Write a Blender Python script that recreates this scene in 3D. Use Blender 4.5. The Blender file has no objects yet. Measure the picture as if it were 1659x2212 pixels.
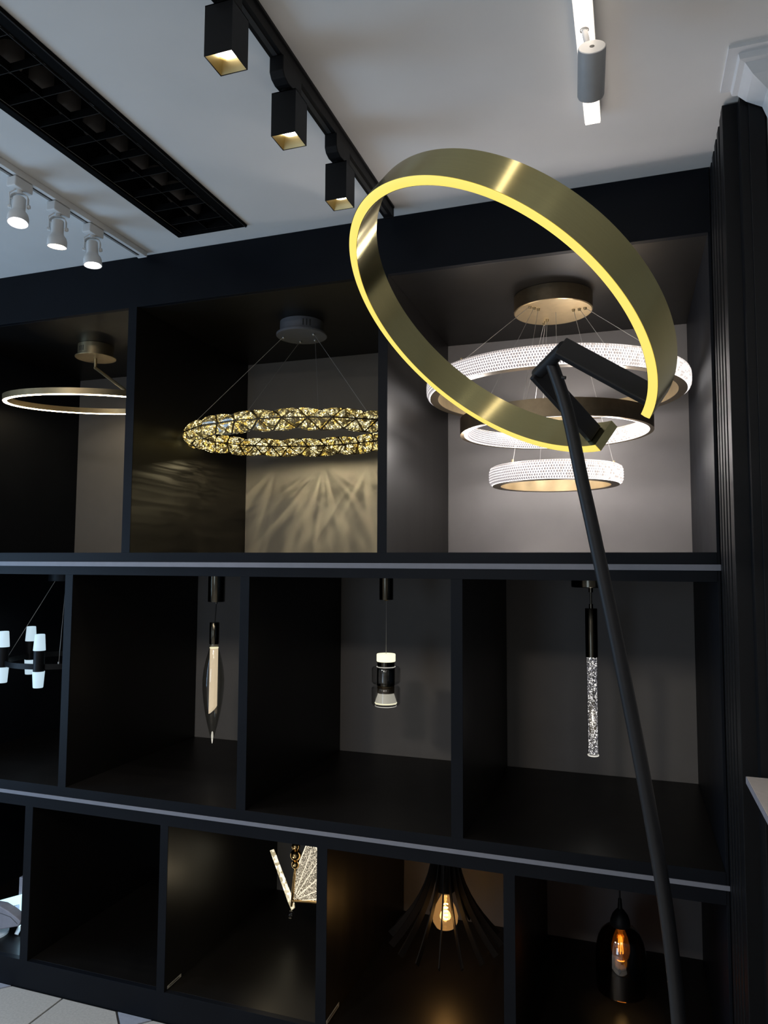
import bpy, math, random
from mathutils import Vector, Matrix
PI = math.pi
random.seed(7)
SC = bpy.context.scene
COL = SC.collection

# ------------------------------------------------------------------ camera
YAW, PITCH, ROLL, FPX = math.radians(-18.798), math.radians(4.1265), math.radians(.2832), 1564.6
CAM = Vector((0, -2.1941, 1.55))
r0 = Vector((math.cos(YAW), -math.sin(YAW), 0)); f0 = Vector((math.sin(YAW), math.cos(YAW), 0)); u0 = Vector((0, 0, 1))
fw = f0*math.cos(PITCH)+u0*math.sin(PITCH); uu = u0*math.cos(PITCH)-f0*math.sin(PITCH)
rr = r0*math.cos(ROLL)+uu*math.sin(ROLL); u2 = uu*math.cos(ROLL)-r0*math.sin(ROLL)
cd = bpy.data.cameras.new('camera'); cam = bpy.data.objects.new('camera', cd); COL.objects.link(cam)
M = Matrix((rr, u2, -fw)).transposed().to_4x4(); M.translation = CAM; cam.matrix_world = M
cd.sensor_fit = 'VERTICAL'; cd.sensor_height = 36; cd.lens = 36*FPX/2212; cd.clip_start = .02
SC.camera = cam

CEIL = 2.693
# ------------------------------------------------------------------ view, world, daylight
vs = SC.view_settings
vs.view_transform = 'Standard'; vs.look = 'None'; vs.gamma = 1; vs.exposure = 0; vs.use_curve_mapping = False
W = bpy.data.worlds.new('world'); SC.world = W; W.use_nodes = True
bg = W.node_tree.nodes['Background']; bg.inputs[0].default_value = (.55, .66, .85, 1); bg.inputs[1].default_value = .6

def area(name, loc, look, sx, sy, power, col):
    l = bpy.data.lights.new(name, 'AREA'); l.shape = 'RECTANGLE'; l.size = sx; l.size_y = sy; l.energy = power; l.color = col
    o = bpy.data.objects.new(name, l); COL.objects.link(o); o.location = loc
    o.rotation_euler = Vector(look).to_track_quat('-Z', 'Z').to_euler(); return o
# daylight by two unseen windows: front, and left added close for blue light
area('added_side_daylight', (-3.54, -1.1, 1.2), (1, 0, 0), 1.4, 1.9, 52, (.42, .68, 1))
area('daylight_shop_front', (-1.75, -6.06, 1.3), (0, 1, 0), 1.0, 1.9, 22, (.62, .80, 1))
# added ceiling lights out of view, for floor bounce and streaks on the brass
for px_, py_, wx_, wy_, pw_, lc_ in ((-1.7, -2.55, .12, .5, 26, (1, .90, .74)), (-.75, -3.05, .26, .5, 26, (1, .87, .76)), (.10, -2.75, .05, 1.2, 4, (1, 1, .95)), (.40, -2.75, .05, 1.2, 4, (1, 1, .95))):
    area('added_ceiling_light', (px_, py_, CEIL-.01), (0, 0, -1), wx_, wy_, pw_, lc_)

# ------------------------------------------------------------------ materials
def nt(name):
    m = bpy.data.materials.new(name); m.use_nodes = True
    n = m.node_tree; return m, n, n.nodes['Principled BSDF']
def pm(name, c, rough=.5, metal=0, var=.08, scale=40, bump=0, spec=.5, aniso=0, coat=0, stretch=None, emit=None, est=0, trans=0, ior=1.45, radial=False):
    m, n, b = nt(name); L = n.links
    tc = n.nodes.new('ShaderNodeTexCoord'); mp = n.nodes.new('ShaderNodeMapping')
    mp.inputs['Scale'].default_value = stretch or (1, 1, 1)
    L.new(tc.outputs['Object'], mp.inputs[0])
    nz = n.nodes.new('ShaderNodeTexNoise'); nz.inputs['Scale'].default_value = scale; nz.inputs['Detail'].default_value = 4
    L.new(mp.outputs[0], nz.inputs['Vector'])
    rp = n.nodes.new('ShaderNodeValToRGB'); e = rp.color_ramp.elements
    e[0].position = .3; e[1].position = .7
    e[0].color = (*[max(0, x*(1-var)) for x in c], 1); e[1].color = (*[min(1, x*(1+var)) for x in c], 1)
    L.new(nz.outputs['Fac'], rp.inputs[0]); L.new(rp.outputs[0], b.inputs['Base Color'])
    mr = n.nodes.new('ShaderNodeMapRange'); mr.inputs[3].default_value = max(0, rough*(1-var)); mr.inputs[4].default_value = min(1, rough*(1+var))
    L.new(nz.outputs['Fac'], mr.inputs[0]); L.new(mr.outputs[0], b.inputs['Roughness'])
    b.inputs['Metallic'].default_value = metal; b.inputs['Specular IOR Level'].default_value = spec
    b.inputs['Anisotropic'].default_value = aniso; b.inputs['Anisotropic Rotation'].default_value = .25 if radial else 0; b.inputs['Coat Weight'].default_value = coat
    b.inputs['Transmission Weight'].default_value = trans; b.inputs['IOR'].default_value = ior
    if radial:
        tg = n.nodes.new('ShaderNodeTangent'); tg.direction_type = 'RADIAL'; tg.axis = 'Z'; L.new(tg.outputs[0], b.inputs['Tangent'])
    if bump:
        bp = n.nodes.new('ShaderNodeBump'); bp.inputs['Strength'].default_value = bump; bp.inputs['Distance'].default_value = .002
        L.new(nz.outputs['Fac'], bp.inputs['Height']); L.new(bp.outputs[0], b.inputs['Normal'])
    if emit:
        b.inputs['Emission Color'].default_value = (*emit, 1); b.inputs['Emission Strength'].default_value = est
    return m
def em(name, c, st, base=.5):
    return pm(name, [base*x for x in c], .4, emit=c, est=st)
def sheer(name, tint, gloss=(1, 1, 1), rough=.02, f0_=.04, glow=None, gst=0):
    """blown glass: tinted see-through layer under a gloss that grows towards grazing angles"""
    m = bpy.data.materials.new(name); m.use_nodes = True; n = m.node_tree; L = n.links
    n.nodes.remove(n.nodes['Principled BSDF']); out = n.nodes['Material Output']
    tr = n.nodes.new('ShaderNodeBsdfTransparent'); gl = n.nodes.new('ShaderNodeBsdfGlossy'); lw = n.nodes.new('ShaderNodeLayerWeight'); mx = n.nodes.new('ShaderNodeMixShader')
    pw = n.nodes.new('ShaderNodeMath'); pw.operation = 'POWER'; pw.inputs[1].default_value = 4
    ma = n.nodes.new('ShaderNodeMath'); ma.operation = 'MULTIPLY_ADD'; ma.inputs[1].default_value = .8*(1-f0_); ma.inputs[2].default_value = f0_
    lw.inputs['Blend'].default_value = .5
    L.new(lw.outputs['Facing'], pw.inputs[0]); L.new(pw.outputs[0], ma.inputs[0])
    nz = n.nodes.new('ShaderNodeTexNoise'); nz.inputs['Scale'].default_value = 25
    rp = n.nodes.new('ShaderNodeValToRGB'); rp.color_ramp.elements[0].color = (*[x*.93 for x in tint], 1); rp.color_ramp.elements[1].color = (*tint, 1)
    L.new(nz.outputs[0], rp.inputs[0]); L.new(rp.outputs[0], tr.inputs[0])
    gl.inputs['Color'].default_value = (*gloss, 1); gl.inputs['Roughness'].default_value = rough
    L.new(ma.outputs[0], mx.inputs[0]); L.new(tr.outputs[0], mx.inputs[1]); L.new(gl.outputs[0], mx.inputs[2])
    if glow:
        e = n.nodes.new('ShaderNodeEmission'); e.inputs[0].default_value = (*glow, 1); e.inputs[1].default_value = gst
        ad = n.nodes.new('ShaderNodeAddShader'); L.new(mx.outputs[0], ad.inputs[0]); L.new(e.outputs[0], ad.inputs[1]); L.new(ad.outputs[0], out.inputs[0])
    else: L.new(mx.outputs[0], out.inputs[0])
    return m
def sparkle(name, stops, scale, st=1, rough=.05, stretch=(1, 1, 1)):
    """lit cut glass: facet sparkle painted as random emission"""
    m, n, b = nt(name); L = n.links
    tc = n.nodes.new('ShaderNodeTexCoord'); mp = n.nodes.new('ShaderNodeMapping'); mp.inputs['Scale'].default_value = stretch
    L.new(tc.outputs['Object'], mp.inputs[0])
    vo = n.nodes.new('ShaderNodeTexVoronoi'); vo.inputs['Scale'].default_value = scale; L.new(mp.outputs[0], vo.inputs['Vector'])
    sp = n.nodes.new('ShaderNodeSeparateColor'); L.new(vo.outputs['Color'], sp.inputs[0])
    rp = n.nodes.new('ShaderNodeValToRGB'); rp.color_ramp.interpolation = 'CONSTANT'; el = rp.color_ramp.elements
    while len(el) < len(stops): el.new(.5)
    for e, (p, c) in zip(el, stops): e.position = p; e.color = (*c, 1)
    L.new(sp.outputs[0], rp.inputs[0])
    L.new(rp.outputs[0], b.inputs['Emission Color']); b.inputs['Emission Strength'].default_value = st
    b.inputs['Base Color'].default_value = (.12, .1, .06, 1); b.inputs['Roughness'].default_value = rough; b.inputs['Coat Weight'].default_value = .6
    bp = n.nodes.new('ShaderNodeBump'); bp.inputs['Strength'].default_value = .6; bp.inputs['Distance'].default_value = .003
    L.new(sp.outputs[1], bp.inputs['Height']); L.new(bp.outputs[0], b.inputs['Normal'])
    return m

def crystal(name):
    """lit amber cut glass: broad facets of amber and clear glass with pin-point glints, all painted in emission"""
    m, n, b = nt(name); L = n.links
    tc = n.nodes.new('ShaderNodeTexCoord')
    def vor(scale):
        vo = n.nodes.new('ShaderNodeTexVoronoi'); vo.inputs['Scale'].default_value = scale; L.new(tc.outputs['Object'], vo.inputs['Vector'])
        sp = n.nodes.new('ShaderNodeSeparateColor'); L.new(vo.outputs['Color'], sp.inputs[0]); return sp
    def ramp(src, stops, mode):
        rp = n.nodes.new('ShaderNodeValToRGB'); rp.color_ramp.interpolation = mode; el = rp.color_ramp.elements
        while len(el) < len(stops): el.new(.5)
        for e, (p, c) in zip(el, stops): e.position = p; e.color = (*c, 1)
        L.new(src, rp.inputs[0]); return rp
    A, B = vor(70), vor(290)
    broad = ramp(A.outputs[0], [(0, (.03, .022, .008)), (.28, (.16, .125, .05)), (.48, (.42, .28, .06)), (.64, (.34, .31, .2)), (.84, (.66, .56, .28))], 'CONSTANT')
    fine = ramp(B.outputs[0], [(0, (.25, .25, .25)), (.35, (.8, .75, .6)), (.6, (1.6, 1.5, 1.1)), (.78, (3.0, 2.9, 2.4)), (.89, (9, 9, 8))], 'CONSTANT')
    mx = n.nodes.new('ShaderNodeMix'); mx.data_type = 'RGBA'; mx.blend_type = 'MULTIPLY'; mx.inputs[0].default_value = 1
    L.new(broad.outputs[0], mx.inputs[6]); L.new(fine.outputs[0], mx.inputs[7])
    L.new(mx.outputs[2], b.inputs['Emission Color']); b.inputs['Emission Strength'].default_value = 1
    b.inputs['Base Color'].default_value = (.12, .09, .04, 1); b.inputs['Roughness'].default_value = .06; b.inputs['Coat Weight'].default_value = .5
    bp = n.nodes.new('ShaderNodeBump'); bp.inputs['Strength'].default_value = .5; bp.inputs['Distance'].default_value = .004
    L.new(A.outputs[1], bp.inputs['Height']); L.new(bp.outputs[0], b.inputs['Normal'])
    return m

MT = dict(
    ceil=pm('white ceiling paint', (.74, .73, .71), .9, var=.02, scale=6),
    wall=pm('pale grey wall paint', (.52, .5, .48), .9, var=.03, scale=5),
    plaster=pm('white plaster', (.7, .71, .72), .85, var=.03, scale=20, bump=.15),
    shelf=pm('black satin laminate', (.0052, .0064, .0092), .45, var=.1, scale=8, spec=.12),
    inner=pm('dark brown satin laminate', (.0052, .0046, .0042), .40, var=.1, scale=10, spec=.34, stretch=(1, 1, .05)),
    back=pm('grey brown wallboard', (.168, .16, .156), .7, var=.03, scale=14),
    strip=pm('frosted led profile', (.17, .18, .215), .5, var=.04, scale=30),
    black=pm('black powder coat', (.006, .0064, .0075), .48, var=.1, scale=60, spec=.2),
    blacksoft=pm('matte black metal', (.007, .0074, .009), .5, var=.1, scale=60, spec=.4),
    grille=pm('black louvre metal', (.0022, .0022, .0024), .7, var=.1, scale=60, spec=.08),
    edge=pm('bare louvre edge', (.022, .022, .022), .5),
    lampoff=pm('grey frosted lamp glass', (.085, .075, .07), .5),
    white=pm('white enamel', (.78, .78, .77), .45, var=.03, scale=30),
    grey=pm('warm grey enamel', (.36, .36, .36), .5, var=.04, scale=40),
    groove=pm('dark groove', (.03, .03, .03), .5),
    copper=pm('copper conductor', (.12, .1, .09), .35, metal=.8),
    brass=pm('brushed brass', (.52, .46, .225), .19, metal=1, var=.03, scale=10, aniso=.8, stretch=(1, 1, 60), radial=True),
    brassin=pm('gold reflector', (.62, .5, .26), .3, metal=1, var=.1, scale=20),
    gold=pm('satin gold aluminium', (.46, .36, .21), .38, metal=.9, var=.06, scale=40),
    bronze=pm('brown bronze aluminium', (.20, .155, .10), .42, metal=.85, var=.08, scale=60),
    gunmetal=pm('dark gunmetal', (.13, .105, .075), .32, metal=.9),
    blackgold=pm('polished black bronze', (.10, .09, .07), .18, metal=1, var=.1),
    wire=pm('steel wire', (.45, .44, .42), .35, metal=.7),
    tile=pm('speckled beige floor tile', (.44, .43, .405), .45, var=.1, scale=130),
    tileblue=pm('blue-lit insert tile', (.30, .33, .40), .45, var=.08, scale=60),  # blue cast of the light put into the tile colour
    grout=pm('dark grout', (.035, .035, .035), .9, var=.2, scale=200),
    counter=pm('pale stone counter', (.40, .37, .35), .45, var=.05, scale=60),
    counteredge=pm('lilac grey edging', (.24, .24, .28), .5),
    tag=pm('paper label', (.42, .41, .36), .7),
    ink=pm('dark print', (.04, .04, .04), .7),
    wood=pm('black stained wood', (.009, .0065, .005), .6, spec=.2, var=.2, scale=20, stretch=(1, 1, .1)),
    cord=pm('black cord', (.01, .01, .01), .6),
    led=em('warm led diffuser', (.96, .75, .155), 1.0, .3),
    ledw=em('cream led diffuser', (1, .82, .52), 21.0),
    linear=em('linear led diffuser', (1, .87, .74), 4.0),
    lens=em('spot lens', (1, .95, .84), 9),
    lensw=em('cool spot lens', (1, .95, .93), 9),
    spotrim=em('lit reflector', (1, .93, .9), .9),
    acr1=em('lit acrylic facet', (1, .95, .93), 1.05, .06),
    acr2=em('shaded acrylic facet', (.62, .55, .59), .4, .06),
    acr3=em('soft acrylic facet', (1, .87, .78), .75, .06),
    acr4=em('acrylic lower rim', (1, .95, .93), 2.5, .2),
    amber=crystal('amber crystal'),
    frost=em('cool frosted glass', (.62, .82, .95), .74),
    tube=em('cream frosted tube', (1, .80, .56), .95),
    disc=em('lit acrylic disc', (1, .95, .66), 1.15),
    coneglow=em('etched lit acrylic', (.9, .86, .72), .42),
    bubble=sparkle('bubble crystal', [(0, (.012, .014, .02)), (.45, (.07, .075, .095)), (.64, (.33, .32, .36)), (.79, (.95, .92, .88)), (.92, (2.4, 2.3, 2.2))], 430, 1, stretch=(1, 1, .8)),
    rim=em('bright crystal rim', (1, .96, .86), .8),
    etched=sparkle('etched acrylic wing', [(0, (.03, .026, .02)), (.4, (.2, .17, .12)), (.62, (.55, .48, .36)), (.82, (1.2, 1.05, .8))], 520, 1),
    ivory=sparkle('lit acrylic edge', [(0, (.42, .36, .22)), (.35, (.75, .66, .45)), (.65, (1., .92, .7)), (.85, (1.4, 1.3, 1.05))], 90, 1),
    ray=em('etched ray', (1, .9, .7), 1.0),
    mirrorgold=pm('polished gold', (.75, .5, .22), .08, metal=1, var=.05),
    smoke=sheer('smoked glass', (.84, .84, .82), f0_=.06),
    clear=sheer('clear glass', (.93, .93, .93)),
    dark=sheer('dark amber mirror glass', (.46, .31, .15), f0_=.16),
    bulbglass=sheer('amber bulb glass', (.98, .88, .7), glow=(1, .56, .22), gst=.085),
    filament=em('glowing filament', (1, .72, .32), 14),
    filament2=em('amber filament', (1, .48, .08), 6),
    bulbglow=em('lit bulb neck', (1, .62, .25), .9),
    panel=em('cyan white lit panel', (.62, .92, 1.0), 1.1),
    panel2=em('soft lit panel', (.34, .5, .72), .9),
)

# ------------------------------------------------------------------ geometry helpers
class G:
    def __init__(s): s.v = []; s.f = []; s.m = []
    def add(s, v, f, mi=0):
        o = len(s.v); s.v += [tuple(p) for p in v]; s.f += [[i+o for i in q] for q in f]; s.m += [mi]*len(f); return s
    def box(s, x0, x1, y0, y1, z0, z1, mi=0):
        return s.add([(x0,y0,z0),(x1,y0,z0),(x1,y1,z0),(x0,y1,z0),(x0,y0,z1),(x1,y0,z1),(x1,y1,z1),(x0,y1,z1)],
                     [(0,3,2,1),(4,5,6,7),(0,1,5,4),(1,2,6,5),(2,3,7,6),(3,0,4,7)], mi)
    def lathe(s, prof, n=32, c=(0, 0, 0), a0=0, a1=2*PI, mi=0, sx=1, sy=1):
        """prof: closed or open list of (r,z); revolve about z at c"""
        full = abs(a1-a0-2*PI) < 1e-6; k = n if full else n+1; P = len(prof); v = []
        for i in range(k):
            a = a0+(a1-a0)*i/n
            v += [(c[0]+r*math.cos(a)*sx, c[1]+r*math.sin(a)*sy, c[2]+z) for r, z in prof]
        f = []
        for i in range(n):
            j = (i+1) % k
            for p in range(P-1): f.append((i*P+p, j*P+p, j*P+p+1, i*P+p+1))
        s.add(v, f, mi)
        if not full:
            o = len(s.v)-len(v)
            s.f += [[o+p for p in range(P)][::-1], [o+n*P+p for p in range(P)]]; s.m += [mi, mi]
        return s
    def cyl(s, p0, p1, r0, r1=None, n=16, mi=0, caps=True):
        r1 = r0 if r1 is None else r1; p0 = Vector(p0); p1 = Vector(p1); d = (p1-p0).normalized()
        e = d.orthogonal().normalized(); g = d.cross(e); v = []
        for p, r in ((p0, r0), (p1, r1)):
            v += [p+e*r*math.cos(2*PI*i/n)+g*r*math.sin(2*PI*i/n) for i in range(n)]
        f = [(i, (i+1) % n, n+(i+1) % n, n+i) for i in range(n)]
        if caps: f += [list(range(n))[::-1], list(range(n, 2*n))]
        return s.add(v, f, mi)
    def tube(s, path, r, n=8, mi=0):
        path = [Vector(p) for p in path]; v = []; K = len(path); e = None
        for i, p in enumerate(path):
            d = (path[min(i+1, K-1)]-path[max(i-1, 0)]).normalized()
            e = d.orthogonal().normalized() if e is None else (e-d*e.dot(d)).normalized()
            g = d.cross(e); rad = r[i] if isinstance(r, (list, tuple)) else r
            v += [p+e*rad*math.cos(2*PI*k/n)+g*rad*math.sin(2*PI*k/n) for k in range(n)]
        f = [(i*n+k, i*n+(k+1) % n, (i+1)*n+(k+1) % n, (i+1)*n+k) for i in range(K-1) for k in range(n)]
        f += [list(range(n))[::-1], list(range((K-1)*n, K*n))]
        return s.add(v, f, mi)
    def sphere(s, c, r, n=20, mi=0):
        return s.lathe([(max(1e-5, r*math.sin(PI*i/10)), -r*math.cos(PI*i/10)) for i in range(11)], n, c, mi=mi)
    def prism(s, poly, d, mi=0):
        """poly: list of 3d points, extruded by d"""
        n = len(poly); d = Vector(d); a = [Vector(p) for p in poly]
        return s.add(a+[p+d for p in a], [list(range(n))[::-1], list(range(n, 2*n))]+[(i, (i+1) % n, n+(i+1) % n, n+i) for i in range(n)], mi)
ORG = {}
def thing(name, label, cat, loc, group=None):
    o = bpy.data.objects.new(name, None); COL.objects.link(o); o.location = loc; o.empty_display_size = .05
    tag(o, label, cat, group); ORG[o] = Vector(loc); return o
def tag(o, label=None, cat=None, group=None, kind=None):
    for k, x in (('label', label), ('category', cat), ('group', group), ('kind', kind)):
        if x: o[k] = x
    return o
def obj(name, g, mats, parent=None, mtx=None, bevel=0, smooth=True, org=None, recalc=True):
    """one mesh object; g is in world coordinates (or local to mtx)"""
    if not isinstance(mats, (list, tuple)): mats = [mats]
    if parent is not None: og = ORG[parent]
    elif org is not None: og = Vector(org)
    else: og = Vector((0, 0, 0))
    me = bpy.data.meshes.new(name)
    me.from_pydata([tuple(Vector(p)-og) for p in g.v] if mtx is None else g.v, [], g.f)
    for m in mats: me.materials.append(MT[m] if isinstance(m, str) else m)
    if len(mats) > 1: me.polygons.foreach_set('material_index', g.m)
    if recalc:
        import bmesh
        b = bmesh.new(); b.from_mesh(me); bmesh.ops.recalc_face_normals(b, faces=b.faces); b.to_mesh(me); b.free()
    if smooth:
        me.polygons.foreach_set('use_smooth', [True]*len(me.polygons)); me.set_sharp_from_angle(angle=math.radians(38))
    o = bpy.data.objects.new(name, me); COL.objects.link(o)
    if parent is not None:
        o.parent = parent
    elif mtx is None: o.location = og
    if mtx is not None:
        mm = mtx.copy(); mm.translation = mm.translation-og if parent is not None else mm.translation; o.matrix_local = mm
    ORG[o] = og
    if bevel:
        mo = o.modifiers.new('bevel', 'BEVEL'); mo.width = bevel; mo.segments = 2; mo.limit_method = 'ANGLE'
    return o
def dup(root, loc, label):
    c = root.copy(); COL.objects.link(c); c.location = loc; c['label'] = label
    def rec(a, b):
        for ch in a.children:
            k = ch.copy(); COL.objects.link(k); k.parent = b; rec(ch, k)
    rec(root, c); return c
def lamp(name, kind, loc, power, col, radius=.03, parent=None, look=None, angle=None, blend=.4):
    l = bpy.data.lights.new(name, kind); l.energy = power; l.color = col; l.shadow_soft_size = radius
    if kind == 'SPOT': l.spot_size = angle; l.spot_blend = blend
    o = bpy.data.objects.new(name, l); COL.objects.link(o)
    if parent is not None: o.parent = parent; o.location = Vector(loc)-ORG[parent]
    else: o.location = loc
    if look: o.rotation_euler = Vector(look).to_track_quat('-Z', 'Y').to_euler()
    return o
def struct(name, g, mats, bevel=0, label=None, cat=None):
    o = obj(name, g, mats, bevel=bevel, smooth=False); tag(o, label, cat, kind='structure'); return o

# ------------------------------------------------------------------ the room
XW = -3.478
CE, T1, B1, T2, B2, T3, B3, DP = 2.693, 2.5, 1.5875, 1.5055, .7317, .6458, .0964, .829
GX0, GX1, GY0, GY1 = -1.455, -1.247, -1.634, -.100          # opening of the louvred ceiling light
g = G()
for a in ((XW, GX0, -6, .95), (GX1, 2.7, -6, .95), (GX0, GX1, -6, GY0), (GX0, GX1, GY1, .95)):
    g.box(a[0], a[1], a[2], a[3], CE, CE+.14)
struct('ceiling', g, 'ceil', label='white painted ceiling above the display shelves', cat='ceiling')
fl = struct('floor', G().box(XW, 2.7, -6, .95, -.1, -.006), 'grout', label='pale tiled shop floor with dark joints', cat='floor')
TP, TX, HD, JT = .306, -1.948, .075, .0035
def clip(poly, ax, lim, keep_less):
    out = []
    for i, p in enumerate(poly):
        q = poly[(i+1) % len(poly)]
        pi = (p[ax] <= lim) == keep_less or p[ax] == lim; qi = (q[ax] <= lim) == keep_less or q[ax] == lim
        if pi: out.append(p)
        if pi != qi:
            t = (lim-p[ax])/(q[ax]-p[ax]); out.append((p[0]+t*(q[0]-p[0]), p[1]+t*(q[1]-p[1])))
    return out
far = G()
for i in range(-5, 15):
    for j in range(-20, 0):
        x0, x1, y0, y1 = TX+TP*i+JT, min(TX+TP*(i+1)-JT, 2.6), max(TP*j+JT, -5.99), TP*(j+1)-JT
        h = HD-JT*.4; poly = []
        for (cx, cy, dx, dy, k) in ((x0, y0, 1, 1, i+j), (x1, y0, -1, 1, i+1+j), (x1, y1, -1, -1, i+j+2), (x0, y1, 1, -1, i+j+1)):
            if (k+1) % 2 == 0:
                a = (cx+dx*h, cy); b = (cx, cy+dy*h)
                poly += [a, b] if dx*dy < 0 else [b, a]
            else: poly.append((cx, cy))
        poly = [(p[0], p[1], -.02) for p in poly]
        if -5 <= i < 10 and j >= -9: obj('tile', G().prism(poly, (0, 0, .02)), 'tile', fl, bevel=.0012, smooth=False)
        else: far.prism(poly, (0, 0, .02))
for i in range(-4, 15):
    for j in range(-19, 1):
        if (i+j+1) % 2 == 0:
            cx, cy, h = TX+TP*i, TP*j, HD-JT*1.4
            poly = clip([(cx-h, cy), (cx, cy-h), (cx+h, cy), (cx, cy+h)], 1, -.001, True)
            if len(poly) < 3: continue
            poly = [(p[0], p[1], -.02) for p in poly]
            if -5 <= i <= 10 and j >= -8: obj('insert_tile', G().prism(poly, (0, 0, .02)), 'tileblue', fl, bevel=.001, smooth=False)
            else: far.prism(poly, (0, 0, .02), 1)
tag(obj('far_tiles', far, ['tile', 'tileblue'], fl, smooth=False), kind='stuff')
struct('wall_back', G().box(XW, 2.7, .852, .95, 0, CE), 'wall', label='pale wall behind the display shelves', cat='wall')
# unseen left wall, set close in so its window lights the shelf blue
g = G()
for a in ((-6, -1.85, 0, CE), (-.35, .852, 0, CE), (-1.85, -.35, 0, .2), (-1.85, -.35, 2.2, CE)): g.box(XW-.1, XW, a[0], a[1], a[2], a[3])
struct('wall_left', g, 'wall', label='pale side wall with an added window', cat='wall')
g = G()
for a in ((XW, -2.3, 0, CE), (-1.2, 2.7, 0, CE), (-2.3, -1.2, 0, .25), (-2.3, -1.2, 2.35, CE)): g.box(a[0], a[1], -6.1, -6, a[2], a[3])
struct('wall_front', g, 'wall', label='shop front wall behind the photographer', cat='wall')
w1 = struct('window_1', G().box(XW-.1, XW, -1.85, -1.8, .2, 2.2).box(XW-.1, XW, -.4, -.35, .2, 2.2).box(XW-.1, XW, -1.8, -.4, .2, .25).box(XW-.1, XW, -1.8, -.4, 2.15, 2.2), 'black', label='added side window for blue light, out of view', cat='window')
obj('mullion', G().box(XW-.04, XW, -1.12, -1.08, .25, 2.15), 'black', w1, smooth=False)
obj('mullion', G().box(XW-.04, XW, -1.8, -.4, 1.5, 1.54), 'black', w1, smooth=False)
obj('pane', G().box(XW-.092, XW-.086, -1.8, -.4, .25, 2.15), 'clear', w1, smooth=False)
w2 = struct('window_2', G().box(-2.3, -2.25, -6.1, -6, .25, 2.35).box(-1.25, -1.2, -6.1, -6, .25, 2.35).box(-2.25, -1.25, -6.1, -6, .25, .3).box(-2.25, -1.25, -6.1, -6, 2.3, 2.35), 'black', label='tall front window of the shop', cat='window')
obj('mullion', G().box(-1.77, -1.73, -6.04, -6, .3, 2.3), 'black', w2, smooth=False)
obj('mullion', G().box(-2.25, -1.25, -6.04, -6, 1.5, 1.54), 'black', w2, smooth=False)
obj('pane', G().box(-2.25, -1.25, -6.092, -6.086, .3, 2.3), 'clear', w2, smooth=False)
struct('wall_far', G().box(2.6, 2.7, -6, .852, 0, CE), 'wall', label='far side wall of the shop', cat='wall')
wr = struct('wall_right', G().box(.325, 2.6, -.36, .85, 0, CE-.001).box(.268, .325, -.345, .85, 0, CE-.012), ['wall', 'black'],
            label='pier clad in black vertical slats right of the shelves', cat='wall')
wr.data.polygons.foreach_set('material_index', [0]*6+[1]*6)
for k, y in enumerate((-.004, -.063, -.122, -.181, -.240)):
    obj('slat', G().box(.2345, .268, y-.034, y, 0, CE-.008), 'black', wr, bevel=.0015, smooth=False)
obj('slat', G().box(.2345, .286, -.299, -.268, 0, CE-.004), 'black', wr, bevel=.0015, smooth=False)
obj('slat', G().box(.2855, .3205, -.352, -.30, 0, CE-.006), 'black', wr, bevel=.0015, smooth=False)
obj('slat_gap_trim', G().box(.2835, .2853, -.320, -.3, 0, CE-.006), 'copper', wr, smooth=False)
# plaster cornice wrapping the pier
prof = [(0, -.16), (.012, -.16), (.014, -.13), (.05, -.105), (.062, -.072), (.066, -.06), (.10, -.04), (.118, -.022), (.13, -.02), (.133, -.008), (.155, -.008), (.155, 0), (0, 0)]
v = []
for (ex, ey, dx, dy) in ((.38, -.356, 1, 0), (.38, -.36, 1, 1), (2.6, -.36, 0, 1)):
    v += [(ex-p*dx, ey-p*dy, CE+z) for p, z in prof]
n_ = len(prof); f = []
for s_ in range(2):
    for i in range(n_-1): f.append((s_*n_+i, s_*n_+i+1, (s_+1)*n_+i+1, (s_+1)*n_+i))
f += [list(range(n_)), list(range(2*n_, 3*n_))[::-1]]
struct('trim_1', G().add(v, f), 'plaster', label='white plaster cornice on the ceiling corner', cat='cornice')

# ------------------------------------------------------------------ display shelving
sh = thing('display_shelving', 'black built-in display wall of open compartments in three rows', 'shelving', (-1.25, .4, 0))
XL, XR, XE = -2.713, .2252, .2335
def P(name, a, m='shelf', bevel=.001, parent=sh): return obj(name, G().box(*a), m, parent, bevel=bevel, smooth=False)
P('header_panel', (-2.747, XE, 0, .02, T1, CE-.001))
P('top_board', (-2.747, XE, .0205, DP+.02, T1+.0002, T1+.02), 'inner')
P('side_panel', (XR, XE, 0, DP+.02, 0, T1))
P('side_panel', (-2.747, XL, 0, DP+.02, 0, T1))
for nm, z0, z1, s0, s1 in (('shelf_board', T2, B1, 1.5368, 1.5537), ('shelf_board', T3, B2, .6853, .6979)):
    P(nm, (XL, XR, .0005, DP, z0, z1), 'inner')
    b = obj('edge_band', G().box(XL, XR, -.0015, .0004, z0, z1), 'shelf', sh, bevel=.0004, smooth=False)
    P('led_strip', (-2.747, XE+.001, -.006, -.0016, s0, s1), 'strip', .0006)
P('base_board', (XL, XR, .0205, DP, .07, B3), 'inner')
P('plinth', (XL, XR, 0, .02, 0, B3))
rows = [(B1, T1, [(-1.7567, -1.7212), (-.769, -.7377)]), (B2, T2, [(-2.0048, -1.9708), (-1.2627, -1.2288), (-.5274, -.4915)]),
        (B3, T3, [(-2.1507, -2.116), (-1.5576, -1.5268), (-.967, -.932), (-.3711, -.3382)])]
for z0, z1, ds in rows:
    xs = [XL]+[x for d in ds for x in d]+[XR]
    for a, b in ds:
        d = P('divider', (a, b, .002, DP, z0, z1), 'inner')
        P('front_edge', (a-.0004, b+.0004, -.001, .0018, z0, z1), 'shelf', .0004, d)
    for k in range(0, len(xs), 2):
        P('back_panel', (xs[k], xs[k+1], DP, DP+.018, z0, z1), 'back', .0005)

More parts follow.
